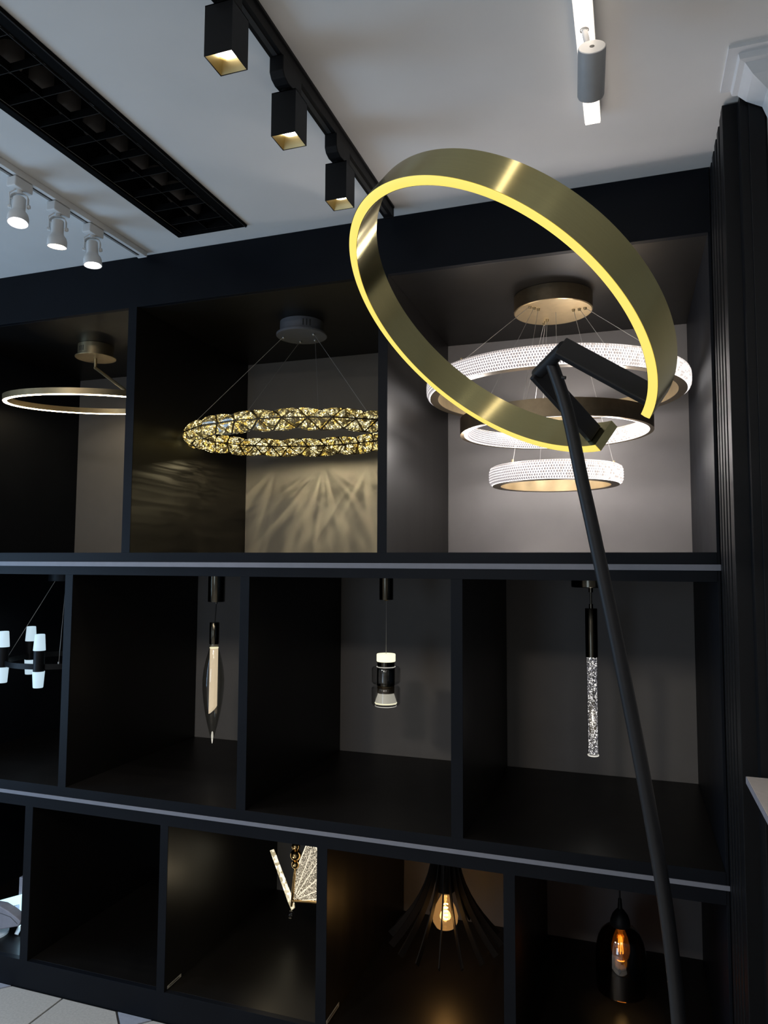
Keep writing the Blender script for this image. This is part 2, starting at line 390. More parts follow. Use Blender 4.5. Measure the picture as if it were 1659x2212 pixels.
# two paper labels stuck on divider sides
def label_tag(x, y0, y1, z0, z1, lab):
    t = thing('price_label', lab, 'label', (x, (y0+y1)/2, z0), 'paper labels in the bottom row')
    obj('paper', G().box(x+.0003, x+.0009, y0, y1, z0, z1), 'tag', t, smooth=False)
    zm = (z0+z1)/2
    obj('print', G().box(x+.0009, x+.0011, y0+.012, y1-.012, zm-.0016, zm+.0016), 'ink', t, smooth=False)
label_tag(-1.5268, .017, .098, B3+.002, B3+.0125, 'narrow paper label low in the compartment of the butterfly pendant')
label_tag(-.932, .004, .11, B3+.010, B3+.0235, 'narrow paper label low in the compartment of the slatted pendant')

# ------------------------------------------------------------------ ceiling: louvred light
t = thing('louvre_ceiling_light', 'long black recessed ceiling light with a two-row square louvre grid', 'ceiling light', (-1.35, -.86, CE))
g = G().box(-1.478, GX0, GY0-.03, GY1+.002, CE-.007, CE-.0005).box(GX1, -1.207, GY0-.03, GY1+.002, CE-.007, CE-.0005)
g.box(GX0, GX1, GY1-.014, GY1+.002, CE-.007, CE-.0005).box(GX0, GX1, GY0-.03, GY0, CE-.007, CE-.0005)
obj('frame', g, 'grille', t, bevel=.001, smooth=False)
obj('frame_lip', G().box(-1.213, -1.2105, GY0-.03, GY1+.002, CE-.0095, CE-.007).box(-1.2495, -1.2475, GY0, GY1-.016, CE-.0105, CE-.007), 'edge', t, smooth=False)
obj('housing', G().box(GX0, GX1, GY0, GY1-.002, CE+.105, CE+.11).box(GX0, GX0+.002, GY0, GY1-.002, CE, CE+.105).box(GX1-.002, GX1, GY0, GY1-.002, CE, CE+.105).box(GX0, GX1, GY0, GY0+.002, CE, CE+.105).box(GX0, GX1, GY1-.016, GY1-.014, CE, CE+.105), 'grille', t, smooth=False)
b = obj('long_blade', G().box(-1.3515, -1.3505, GY0+.002, GY1-.016, CE-.001, CE+.02), 'grille', t, smooth=False)
obj('blade_edge', G().box(-1.3516, -1.3504, GY0+.002, GY1-.016, CE-.0022, CE-.001), 'edge', b, smooth=False)
for k in range(16):
    y = -.179-.0964*k
    if y < GY0+.03: break
    b = obj('cross_blade', G().box(GX0+.002, GX1-.002, y-.0005, y+.0005, CE-.001, CE+.02), 'grille', t, smooth=False)
    obj('blade_edge', G().box(GX0+.002, GX1-.002, y-.0006, y+.0006, CE-.0022, CE-.001), 'edge', b, smooth=False)
for k in range(15):
    for x in (-1.299, -1.403):
        y = -.131-.0964*k
        if y-.04 < GY0: continue
        obj('lamp_glass', G().lathe([(.0001, .046), (.016, .048), (.026, .058), (.030, .07), (.030, .105)], 20, (x, y, CE)), 'lampoff', t)

# ------------------------------------------------------------------ ceiling: black track with square spots
RX0, RX1 = -.7305, -.6995
t = thing('black_ceiling_track', 'black ceiling track carrying three square spotlights', 'track', (-.715, -1.3, CE-.035))
obj('rail', G().box(RX0, RX1, -2.6, -.066, CE-.035, CE-.0005), 'black', t, bevel=.001, smooth=False)
obj('flange', G().box(RX1, RX1+.004, -2.6, -.064, CE-.007, CE-.0005).box(RX0-.004, RX0, -2.6, -.064, CE-.007, CE-.0005), 'black', t, smooth=False)
obj('slot', G().box(-.7205, -.7095, -2.6, -.09, CE-.0362, CE-.035), 'groove', t, smooth=False)
obj('end_cap', G().box(RX0-.001, RX1+.001, -.066, -.058, CE-.036, CE-.0005), 'black', t, bevel=.001, smooth=False)
def square_spot(y, label):
    x, zb, zt, h = -.711, 2.4985, 2.5985, .0297
    t = thing('square_track_spotlight', label, 'spotlight', (x, y, zb), 'square black spotlights on the black track')
    obj('adapter', G().prism([(x-.017, y-.066, CE-.0375), (x-.017, y+.027, CE-.0375), (x-.017, y+.027, 2.612), (x-.017, y-.04, 2.604), (x-.017, y-.058, 2.609), (x-.017, y-.066, 2.62)], (.034, 0, 0)), 'black', t, bevel=.002, smooth=False)
    obj('stem', G().cyl((x, y-.015, zt-.002), (x, y-.015, 2.63), .012), 'black', t)
    w = .0015; g = G()
    g.box(x-h, x-h+w, y-h, y+h, zb, zt).box(x+h-w, x+h, y-h, y+h, zb, zt).box(x-h+w, x+h-w, y-h, y-h+w, zb, zt).box(x-h+w, x+h-w, y+h-w, y+h, zb, zt).box(x-h, x+h, y-h, y+h, zt-.002, zt)
    obj('housing', g, 'black', t, smooth=False)
    a, b2 = h-w-.0003, .017
    vv = [(x+sx*a, y+sy*a, zb+.0008) for sx, sy in ((-1,-1),(1,-1),(1,1),(-1,1))]+[(x+sx*b2, y+sy*b2, zb+.028) for sx, sy in ((-1,-1),(1,-1),(1,1),(-1,1))]
    obj('reflector', G().add(vv, [(i, (i+1) % 4, 4+(i+1) % 4, 4+i) for i in range(4)]), 'brassin', t, smooth=False, recalc=False)
    obj('lens', G().lathe([(.0001, .0245), (.012, .0235), (.0185, .022), (.0185, .03), (.0001, .03)], 24, (x, y, zb)), 'lens', t)
    lamp('spot_beam', 'SPOT', (x, y, zb+.012), 9, (1, .86, .62), .012, t, (0, 0, -1), math.radians(40))
    return t
square_spot(-1.050, 'nearest black square spotlight, cut by the top edge of the photo')
square_spot(-.782, 'middle black square spotlight on the black track')
square_spot(-.480, 'black square spotlight nearest the brass ring floor lamp')

# ------------------------------------------------------------------ ceiling: white track with round spots
X = -1.683
t = thing('white_ceiling_track', 'white ceiling track carrying three small round spotlights', 'track', (X, -.8, CE-.02))
obj('rail', G().box(X-.0185, X+.0185, -2.2, -.030, CE-.02, CE-.0005), 'white', t, bevel=.001, smooth=False)
obj('contact_slot', G().box(X-.009, X+.004, -2.2, -.05, CE-.0212, CE-.02), 'groove', t, smooth=False)
for dx in (-.0055, -.001): obj('conductor', G().box(X+dx-.0006, X+dx+.0006, -2.2, -.05, CE-.0222, CE-.0212), 'white', t, smooth=False)
obj('end_cap', G().box(X-.019, X+.019, -.030, -.024, CE-.0205, CE-.0005), 'white', t, bevel=.001, smooth=False)
def round_spot(y, label, tl, tr, lens='lensw'):
    t = thing('round_track_spotlight', label, 'spotlight', (X, y, 2.538), 'round white spotlights on the white track')
    obj('adapter', G().box(X-.017, X+.017, y-.033, y+.033, CE-.052, CE-.0225), 'white', t, bevel=.003, smooth=False)
    obj('pivot', G().cyl((X, y, CE-.052), (X, y, CE-.062), .008), 'white', t)
    # u-shaped yoke
    g = G(); Rm = Matrix.Rotation(math.radians(25), 4, 'Z')
    pts = [(-.024, -.105), (-.024, -.075), (-.020, -.066), (-.012, -.0615), (.012, -.0615), (.020, -.066), (.024, -.075), (.024, -.105)]
    for (a, b), (c, d) in zip(pts[:-1], pts[1:]):
        q = [Rm @ Vector((a, -.006, b)), Rm @ Vector((c, -.006, d)), Rm @ Vector((c, .006, d)), Rm @ Vector((a, .006, b))]
        q = [Vector((X, y, CE))+k for k in q]
        nrm = (q[1]-q[0]).cross(q[3]-q[0]).normalized()*.0018
        g.prism(q, nrm)
    yk = obj('yoke', g, 'white', t, smooth=False)
    for s_ in (-1, 1):
        d = Rm @ Vector((s_, 0, 0)); c = Vector((X, y, CE-.1))
        obj('thumb_screw', G().cyl(c+d*.022, c+d*.031, .0055, n=12), 'white', yk)
    mt = Matrix.Translation((X, y, CE-.1)) @ Matrix.Rotation(math.radians(tl), 4, 'X') @ Matrix.Rotation(math.radians(tr), 4, 'Y')
    hd = obj('head', G().lathe([(.0001, .028), (.015, .028), (.0175, .025), (.018, -.012), (.0195, -.018), (.026, -.026), (.0290, -.036), (.0295, -.055), (.0275, -.055), (.027, -.046), (.0001, -.046)], 32), 'white', t, mtx=mt)
    obj('lamp_rim', G().lathe([(.0272, -.0535), (.021, -.050), (.021, -.047), (.0272, -.047)], 32), 'spotrim', t, mtx=mt)
    obj('lens', G().lathe([(.0205, -.0515), (.014, -.0525), (.0001, -.053)], 24), lens, t, mtx=mt)
    obj('lead', G().tube([(X-.004, y-.012, CE-.052), (X-.018, y-.02, CE-.064), (X-.022, y-.014, CE-.078), (X-.008, y-.004, CE-.075)], .002), 'white', t)
    d = mt.to_3x3() @ Vector((0, 0, -1))
    lamp('spot_beam', 'SPOT', mt @ Vector((0, 0, -.058)), 13, (1, .93, .88), .02, t, d, math.radians(80))
    return t
round_spot(-.592, 'white round spotlight at the left edge of the photo', -8, -6)
round_spot(-.440, 'middle white round spotlight with a warm glow', 4, 4, 'ledw')
round_spot(-.285, 'white round spotlight nearest the end of its track', 0, -4)

# ------------------------------------------------------------------ ceiling: linear led with cylinder spot
t = thing('linear_led_track', 'slim glowing white linear light fixed to the ceiling', 'linear light', (-.07, -1.1, CE-.03))
obj('channel', G().box(-.0905, -.0505, -2.4, -.3625, CE-.026, CE-.0005), 'white', t, bevel=.001, smooth=False)
obj('diffuser', G().box(-.0885, -.0525, -2.4, -.3645, CE-.031, CE-.026), 'linear', t, bevel=.001, smooth=False)
a0 = Vector((-.056, -.719, 2.613)); d = Vector((-.075, .875, -.48)).normalized(); a1 = a0+d*.102
t = thing('cylinder_spotlight', 'grey cylinder spotlight with a rear cap coloured as lit hanging from the glowing linear light', 'spotlight', tuple(a0))
q = d.to_track_quat('Z', 'Y').to_matrix().to_4x4(); q.translation = a0
obj('housing', G().lathe([(.0275, .0012), (.0282, .0025), (.0282, .098), (.0265, .102), (.024, .102), (.024, .09), (.0001, .09)], 40), 'grey', t, mtx=q)
cp = obj('rear_cap', G().lathe([(.0001, 0), (.0262, 0), (.0275, .0012), (.0001, .0013)], 40), 'white', t, mtx=q)  # white stands in for the strip's light falling on the cap
obj('cap_hole', G().lathe([(.0001, -.0006), (.005, -.0006), (.005, 0)], 16), 'groove', t, mtx=q)
obj('stem', G().cyl((-.071, -.707, CE-.031), (-.064, -.700, 2.622), .0065), 'white', t)
obj('stem_collar', G().lathe([(.0075, 0), (.0095, 0), (.0095, .002), (.0075, .002)], 20, (-.071, -.707, CE-.0335)), 'grey', t)

# ------------------------------------------------------------------ brass ring floor lamp
RC = Vector((-.2202, -.9902, 1.9433)); N = Vector((.4784, .3957, .7839)).normalized()
E1 = Vector((-.6374, .7705, 0)).normalized(); E2 = N.cross(E1)
RO, RT, RW = .30, .0169, .0607
ft = thing('ring_floor_lamp', 'tall black floor lamp with an open brushed brass ring and yellow light strip', 'floor lamp', (.09, -.845, 0))
RM = Matrix((E1, E2, N)).transposed().to_4x4(); RM.translation = RC
A0, A1 = math.radians(272.6-360), math.radians(239.6)
obj('brass_ring', G().lathe([(RO, .0007), (RO, RW), (RO-RT, RW), (RO-RT, .0007), (RO, .0007)], 160, a0=A0, a1=A1), 'brass', ft, mtx=RM)
obj('light_strip', G().lathe([(RO-.0008, .0006), (RO-.0012, -.0004), (RO-RT/2, -.0012), (RO-RT+.0012, -.0004), (RO-RT+.0008, .0006)], 160, a0=A0+.004, a1=A1-.004), 'led', ft, mtx=RM)
def RP(r, deg, off=0): a = math.radians(deg); return RC+N*(RW/2+off)+(E1*math.cos(a)+E2*math.sin(a))*r
GA = 257.3; tb = .111
C0 = RP(tb, GA); side = (RP(.123, GA+25)-RP(.123, GA-25)); hl = side.length/2; sd = side.normalized(); rad = (RP(.2, GA)-RC-N*RW/2).normalized()
obj('cross_bar', G().tube([C0-sd*(hl+.004), C0+sd*(hl+.004)], .0115, 16), 'blacksoft', ft)
for s_, a in ((-1, GA-20.3), (1, GA+20.3)):
    p0 = C0+sd*hl*s_; p1 = RP(RO-RT-.0002, a); dv = (p1-p0).normalized(); pr_ = N.cross(dv).normalized()
    p0 = p0-dv*.006; w, th = .0185, .006
    quad = [p0+N*w-pr_*th, p0+N*w+pr_*th, p0-N*w+pr_*th, p0-N*w-pr_*th]
    obj('arm', G().prism(quad, p1-p0), 'blacksoft', ft, bevel=.002, smooth=False)
pp = [C0+Vector((-.001, .0, .006)), (-.099, -.934, 1.816), (-.0765, -.923, 1.695), (-.060, -.916, 1.611), (-.023, -.900, 1.411), (.0085, -.886, 1.228), (.0275, -.877, 1.107), (.0385, -.873, 1.032), (.0475, -.869, .958), (.0545, -.865, .884), (.0605, -.862, .802), (.072, -.856, .6), (.083, -.849, .3), (.09, -.845, .02)]
pp = [Vector(p) for p in pp]
# smooth the stem with a catmull-rom pass
sm = []
for i in range(len(pp)-1):
    a, b, c, e = pp[max(i-1, 0)], pp[i], pp[i+1], pp[min(i+2, len(pp)-1)]
    for k in range(4):
        u = k/4; sm.append(.5*((2*b)+(c-a)*u+(2*a-5*b+4*c-e)*u*u+(3*b-a-3*c+e)*u**3))
sm.append(pp[-1])
obj('stem', G().tube(sm, [.0108+.0012*min(1, i/20) for i in range(len(sm))], 18), 'blacksoft', ft)
obj('set_screw', G().cyl(C0+Vector((.02, -.01, -.032)), C0+Vector((.026, -.012, -.034)), .003, n=10), 'blacksoft', ft)
obj('base', G().lathe([(.0001, 0), (.145, 0), (.15, .004), (.15, .016), (.145, .02), (.02, .022), (.014, .05), (.0001, .05)], 48, (.09, -.845, 0)), 'blacksoft', ft)

# ------------------------------------------------------------------ three-ring acrylic chandelier
cx, cy = -.245, .372
ch = thing('three_ring_chandelier', 'three-tier chandelier of sparkling acrylic and gold rings hanging below a gold canopy', 'chandelier', (cx, cy, T1-.06))
cn = obj('canopy', G().lathe([(.0001, -.058), (.133, -.058), (.135, -.056), (.135, -.001), (.0001, -.001)], 64, (cx, cy, T1)), ['gold'], ch)
obj('canopy_side', G().lathe([(.1352, -.055), (.1362, -.055), (.1362, -.001), (.1352, -.001)], 64, (cx, cy, T1)), 'bronze', cn)
def faceted_band(rmid, bulge, z0, z1, outward, cells, rows):
    """ring of quilted pyramids; slots put light and shade into the emission: 0 bright, 1 shaded, 2 soft"""
    g = G(); s_ = 1 if outward else -1; hz = (z1-z0)/rows
    def rad(z): u = (z-z0)/(z1-z0)*2-1; return rmid+s_*bulge*math.sqrt(max(0, 1-.72*u*u*u*u-.15*u*u))
    for i in range(cells):
        for k in range(rows):
            sh_ = .5*(k % 2); a, b = 2*PI*(i+sh_)/cells, 2*PI*(i+1+sh_)/cells; za, zb = z0+hz*k, z0+hz*(k+1)
            m = (a+b)/2; zm = (za+zb)/2; rp = rad(zm)+s_*.0026
            pt = lambda r, t_, z: (cx+r*math.cos(t_), cy+r*math.sin(t_), z)
            vv = [pt(rad(za), a, za), pt(rad(za), b, za), pt(rad(zb), b, zb), pt(rad(zb), a, zb), pt(rp, m, zm)]
            o = len(g.v); g.v += vv
            edge = 2 if k == rows-1 else 0
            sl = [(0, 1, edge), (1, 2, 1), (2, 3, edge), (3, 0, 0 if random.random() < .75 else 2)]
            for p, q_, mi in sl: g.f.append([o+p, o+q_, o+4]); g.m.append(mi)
    # inner wall, top and bottom skins
    g.lathe([(rad(z0), z0), (rmid-s_*.004, z0)], cells, (cx, cy, 0), mi=3)
    g.lathe([(rmid-s_*.004, z0), (rmid-s_*.004, z1), (rad(z1), z1)], cells, (cx, cy, 0), mi=2)
    return g
specs = [('top_ring', .448, 2.136, 2.198, True, 330), ('middle_ring', .328, 2.006, 2.063, False, 230), ('bottom_ring', .229, 1.826, 1.889, True, 170)]
tops = []
for nm, R, z0, z1, outw, cells in specs:
    if outw:
        fr = obj('gold_ring', G().lathe([(R-.040, z0), (R-.024, z0), (R-.024, z1-.004), (R-.040, z1-.004), (R-.040, z0)], 96, (cx, cy, 0)), ['gold'], ch)
        obj('rim', G().lathe([(R-.042, z0-.0015), (R-.014, z0-.0015), (R-.014, z0), (R-.042, z0), (R-.042, z0-.0015)], 96, (cx, cy, 0)), 'bronze', fr)
        ac = faceted_band(R-.019, .016, z0+.001, z1, True, cells, 7)
    else:
        fr = obj('gold_ring', G().lathe([(R, z0), (R, z1), (R-.013, z1), (R-.013, z0), (R, z0)], 96, (cx, cy, 0)), ['bronze'], ch)
        ac = faceted_band(R-.018, .013, z0+.001, z1-.004, False, cells, 7)
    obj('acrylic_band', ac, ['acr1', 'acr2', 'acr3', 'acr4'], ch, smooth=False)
    for k in range(6):
        a = 2*PI*(k+.25)/6; rl = R*(.9 if nm == 'middle_ring' else .62)
        lamp('ring_glow', ('SPOT', 'POINT')[k % 2], (cx+rl*math.cos(a), cy+rl*math.sin(a), z0-(.09 if nm == 'bottom_ring' else .045)), {'bottom_ring': .3, 'middle_ring': 2.4, 'top_ring': 3.8}[nm]*(1, .7)[k % 2], (1, .93, .90), .03, ch, (0, 0, -1), math.radians(166), .3)
for (nm, R, z0, z1, outw, cells), offs in zip(specs, (.112, .092, .072)):
    rr_ = R-.03 if outw else R-.006
    for k in range(3):
        a = math.radians((-128, -8, 112)[k]) if nm != 'x' else 0
        top = (cx+offs*math.cos(a), cy+offs*math.sin(a), T1-.058); bot = (cx+rr_*math.cos(a), cy+rr_*math.sin(a), z1)
        w_ = obj('suspension_wire', G().tube([top, bot], .0009, 6), 'wire', ch)
        obj('wire_gland', G().cyl(top, (top[0], top[1], top[2]-.009), .0065, .004, 12), 'gold', w_)
        obj('wire_clamp', G().cyl((bot[0], bot[1], z1), (bot[0], bot[1], z1+.012), .004, n=10), 'gold', w_)
obj('cable', G().tube([(cx+.01, cy, T1-.058), (cx+.012, cy-.01, 2.3), (cx+.02, cy-.02, 2.08)], .0011, 6), 'wire', ch)

# ------------------------------------------------------------------ amber crystal oval chandelier
ox, oy, oz = -1.228, .368, 2.056
cc = thing('crystal_oval_chandelier', 'oval chandelier of amber triangular crystals hung on four wires from a grey canopy', 'chandelier', (ox, oy, T1-.055))
kx, ky = -1.213, .352
cn = obj('canopy', G().lathe([(.0001, -.056), (.098, -.056), (.1, -.054), (.1, -.048), (.086, -.046), (.086, -.001), (.0001, -.001)], 48, (kx, ky, T1)), 'grey', cc)
cn.data.materials[0] = pm('blue grey canopy enamel', (.12, .125, .14), .45)
for k in range(3):
    a = math.radians(-62+9*k); dv = Vector((math.cos(a), math.sin(a), 0)); c = Vector((kx, ky, T1-.024))+dv*.0862
    obj('vent_slot', G().cyl(c-Vector((0, 0, .012)), c+Vector((0, 0, .012)), .002, n=8), 'groove', cn)
NS, MS = 32, 4
def ov(th, u, w): # point on oval tube: u outward, w up
    c_, s_ = math.cos(th), math.sin(th); p = Vector((ox+0.446*c_, oy+.300*s_, oz)); nrm = Vector((c_/0.446, s_/.300, 0)).normalized()
    return p+nrm*u+Vector((0, 0, w))
ring = []
for k in range(MS):
    ph = 2*PI*k/MS; row = []
    for i in range(NS):
        wob = .005 if (i+k//2) % 2 else -.003
        row.append(ov(2*PI*(i+.5*(k % 2))/NS, (.033+wob)*math.cos(ph), (.034+wob)*math.sin(ph)))
    ring.append(row)
tris = []
for k in range(MS):
    a, b = ring[k], ring[(k+1) % MS]
    for i in range(NS):
        j = (i+1) % NS
        if k % 2 == 0: tris += [(a[i], a[j], b[i]), (a[j], b[j], b[i])]
        else: tris += [(a[i], b[j], b[i]), (a[i], a[j], b[j])]
core = G(); st = G()
for T in tris:
    c = (T[0]+T[1]+T[2])/3; ctr = None
    core.add([p for p in T], [(0, 1, 2)])
obj('crystal_frame', core, 'gunmetal', cc, smooth=False)
done = set()
for T in tris:
    for p, q_ in ((T[0], T[1]), (T[1], T[2]), (T[2], T[0])):
        key = tuple(sorted((tuple(round(x, 4) for x in p), tuple(round(x, 4) for x in q_))))
        if key in done: continue
        done.add(key); st.tube([p, q_], .0026, 5)
obj('crystal_struts', st, 'gunmetal', cc)
for T in tris:
    c = (T[0]+T[1]+T[2])/3; th = math.atan2((c.y-oy)/.300, (c.x-ox)/0.446); ax = ov(th, 0, 0); nr = (T[1]-T[0]).cross(T[2]-T[0]).normalized()
    if nr.dot(c-ax) < 0: nr = -nr
    b_ = [c+(p-c)*.85+nr*.0012 for p in T]; m_ = [c+(p-c)*.68+nr*.007 for p in T]; top = c+nr*.0125
    mids = [(m_[i]+m_[(i+1) % 3])/2+nr*.002 for i in range(3)]
    vv = b_+m_+mids+[top]
    ff = []
    for i in range(3):
        j = (i+1) % 3; ff += [(i, j, 3+j, 6+i), (i, 6+i, 3+i), (3+i, 6+i, 9), (6+i, 3+j, 9)]
    ff.append((2, 1, 0))
    ff = [(q_ if len(q_) != 4 else q_) for q_ in ff]
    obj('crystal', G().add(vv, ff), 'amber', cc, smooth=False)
for a, hx, hy in ((212, -.07, -.04), (262, -.03, -.075), (297, .035, -.07), (322, .06, -.03)):
    p = ov(math.radians(a), 0, .036); q0 = (kx+hx, ky+hy*.0+ (-.02 if hy > -.05 else .05), T1-.056)
    w_ = obj('suspension_wire', G().tube([q0, p], .0009, 6), 'wire', cc)
    obj('wire_gland', G().sphere((q0[0], q0[1], q0[2]-.003), .0058, 12), 'wire', w_)

# crystal light streaks, painted by noise onto spots added under the ring
def streaks(l, seed):
    l.use_nodes = True; n = l.node_tree; L = n.links; e = n.nodes['Emission']
    tc = n.nodes.new('ShaderNodeNewGeometry'); sp = n.nodes.new('ShaderNodeSeparateXYZ'); L.new(tc.outputs['Incoming'], sp.inputs[0])
    dv = n.nodes.new('ShaderNodeMath'); dv.operation = 'DIVIDE'; L.new(sp.outputs[0], dv.inputs[0]); L.new(sp.outputs[2], dv.inputs[1])
    cb = n.nodes.new('ShaderNodeCombineXYZ'); L.new(dv.outputs[0], cb.inputs[0]); L.new(sp.outputs[1], cb.inputs[1]); cb.inputs[2].default_value = seed
    mp = n.nodes.new('ShaderNodeMapping'); mp.inputs['Scale'].default_value = (5, 2.2, 1); L.new(cb.outputs[0], mp.inputs[0])
    nz = n.nodes.new('ShaderNodeTexNoise'); nz.inputs['Scale'].default_value = 1.0; nz.inputs['Detail'].default_value = 2.5; nz.inputs['Distortion'].default_value = .5
    rp = n.nodes.new('ShaderNodeMapRange'); rp.inputs[1].default_value = .42; rp.inputs[2].default_value = .66; rp.inputs[3].default_value = .3; rp.inputs[4].default_value = 2.4
    L.new(mp.outputs[0], nz.inputs['Vector']); L.new(nz.outputs[0], rp.inputs[0]); L.new(rp.outputs[0], e.inputs['Strength'])
for lx, ly, pw_ in ((-1.56, .42, 2.4), (-1.32, .56, 2.7), (-1.10, .56, 2.7), (-.9, .40, 2.4)):
    o = lamp('crystal_glow', 'SPOT', (lx, ly, oz-.05), pw_, (1, .84, .48), .002, cc, (0, .15, -1), math.radians(172), .25); streaks(o.data, lx*10)
# ------------------------------------------------------------------ thin gold led ring pendant (left bay)
rx, ry, rz = -2.21, .36, 2.2386
lr = thing('thin_ring_pendant', 'thin gold ring light hung from an angled rod and round gold canopy', 'ring light', (rx, ry, rz))
nn = Vector((.0219, -.0946, 1)).normalized(); e1 = Vector((1, 0, 0)); e1 = (e1-nn*e1.dot(nn)).normalized(); e2 = nn.cross(e1)
LM = Matrix((e1, e2, nn)).transposed().to_4x4(); LM.translation = (rx, ry, rz)
R = .35
obj('gold_ring', G().lathe([(R+.0085, .0012), (R+.0085, .025), (R-.0085, .025), (R-.0085, .0012), (R+.0085, .0012)], 96), 'gold', lr, mtx=LM)
obj('light_strip', G().lathe([(R+.0078, .0012), (R+.006, -.002), (R-.006, -.002), (R-.0078, .0012)], 96), 'ledw', lr, mtx=LM)
kx, ky, AR = -2.206, .352, -30
cn = obj('canopy', G().lathe([(.0001, -.056), (.084, -.056), (.085, -.055), (.085, -.052), (.074, -.050), (.074, -.001), (.0001, -.001)], 48, (kx, ky, T1)), 'gold', lr)
for k in range(3):
    a = math.radians(-112+9*k); dv = Vector((math.cos(a), math.sin(a), 0)); c = Vector((kx, ky, T1-.027))+dv*.0742
    obj('vent_slot', G().cyl(c-Vector((0, 0, .011)), c+Vector((0, 0, .011)), .0018, n=8), 'groove', cn)
pA = Vector((kx, ky, T1-.056)); pB = Vector((kx, ky, T1-.098)); pC = LM @ Vector((R*math.cos(math.radians(AR)), R*math.sin(math.radians(AR)), .024))
g = G(); g.tube([pA, pB], .0065, 12)
obj('drop_rod', g, 'gold', lr)
obj('angled_rod', G().tube([pB, pC], .0065, 12), 'gold', lr)
obj('elbow', G().sphere(pB, .0075, 12), 'gold', lr)

# ------------------------------------------------------------------ six-arm frosted chandelier (left of middle row)
qx, qy, zt = -2.36, .40, 1.26
cl = thing('frosted_tube_chandelier', 'black ring chandelier with pairs of cool white frosted glass cups', 'chandelier', (qx, qy, 1.05))
obj('canopy', G().lathe([(.0001, -.036), (.075, -.036), (.077, -.034), (.077, -.001), (.0001, -.001)], 40, (qx, qy, T2)), 'black', cl)
obj('hoop', G().lathe([(.228, 1.116), (.236, 1.116), (.236, 1.138), (.228, 1.138), (.228, 1.116)], 64, (qx, qy, 0)), 'black', cl)
for k in range(6):
    a = math.radians(169+60*k); x, y = qx+.24*math.cos(a), qy+.24*math.sin(a)
    lt = obj('lamp_tube', G().cyl((x, y, zt-.150), (x, y, zt-.066), .0215, n=24), 'black', cl)
    obj('glass_cup', G().lathe([(.0001, -.066), (.0235, -.066), (.0235, -.064), (.0195, -.004), (.0185, -.001), (.0175, -.001), (.0172, -.006), (.0001, -.008)], 24, (x, y, zt)), 'frost', lt)
    obj('glass_cup', G().lathe([(.0001, -.150), (.0235, -.150), (.0235, -.152), (.0195, -.212), (.0185, -.215), (.0175, -.215), (.0172, -.210), (.0001, -.208)], 24, (x, y, zt)), 'frost', lt)
for k in range(4):
    a = math.radians(212+95*k-(15 if k == 3 else 0)); p = (qx+.232*math.cos(a), qy+.232*math.sin(a), 1.138); q0 = (qx+.05*math.cos(a), qy+.05*math.sin(a), T2-.036)
    w_ = obj('suspension_wire', G().tube([q0, p], .0012, 6), 'wire', cl)
    obj('wire_clamp', G().cyl(p, (p[0], p[1], p[2]+.008), .004, n=10), 'wire', w_)

# ------------------------------------------------------------------ leaf-shaped smoked glass pendant
x, y = -1.609, .40
p1 = thing('leaf_glass_pendant', 'slender leaf-shaped smoked glass pendant with a glowing cream tube inside', 'pendant light', (x, y, .83))
obj('canopy', G().lathe([(.0001, -.111), (.033, -.111), (.034, -.109), (.034, -.0005), (.0001, -.0005)], 40, (x+.006, y, T2)), 'blackgold', p1)
obj('cord', G().tube([(x+.006, y, T2-.111), (x+.005, y, 1.36), (x+.001, y, 1.312)], .002, 8), 'cord', p1)
obj('cord_grip', G().cyl((x+.006, y, T2-.111), (x+.006, y, T2-.120), .004), 'blackgold', p1)
obj('socket', G().lathe([(.0001, 1.224), (.0185, 1.224), (.0195, 1.226), (.0195, 1.309), (.018, 1.311), (.0001, 1.311)], 32, (x, y, 0)), 'blackgold', p1)
leaf = [(.0165, 1.226), (.0178, 1.212), (.022, 1.196), (.032, 1.16), (.040, 1.12), (.0435, 1.08), (.0425, 1.04), (.038, .995), (.030, .945), (.020, .90), (.010, .862), (.0045, .842), (.0022, .828)]
obj('glass_shade', G().lathe(leaf+[(.0003, .826)]+[(max(.0003, r-.0016), z+.001) for r, z in leaf[::-1]], 40, (x, y, 0)), 'smoke', p1)
obj('glass_tip', G().lathe([(.0002, .827), (.0018, .831), (.003, .842), (.0045, .856), (.003, .872), (.0002, .876)], 16, (x, y, 0)), 'rim', p1)
g = G(); nn_ = 24; ring0 = [(x+.0165*math.cos(2*PI*i/nn_), y+.0165*math.sin(2*PI*i/nn_), 1.207) for i in range(nn_)]
ring1 = [(px, py, .962+(px-x)*1.1) for px, py, _ in ring0]
g.add(ring0+ring1, [(i, (i+1) % nn_, nn_+(i+1) % nn_, nn_+i) for i in range(nn_)]+[list(range(nn_)), list(range(nn_, 2*nn_))])
obj('light_tube', g, 'tube', p1)
obj('glow_collar', G().lathe([(.0168, 1.2065), (.0185, 1.2085), (.0168, 1.2105)], 32, (x, y, 0)), 'disc', p1)

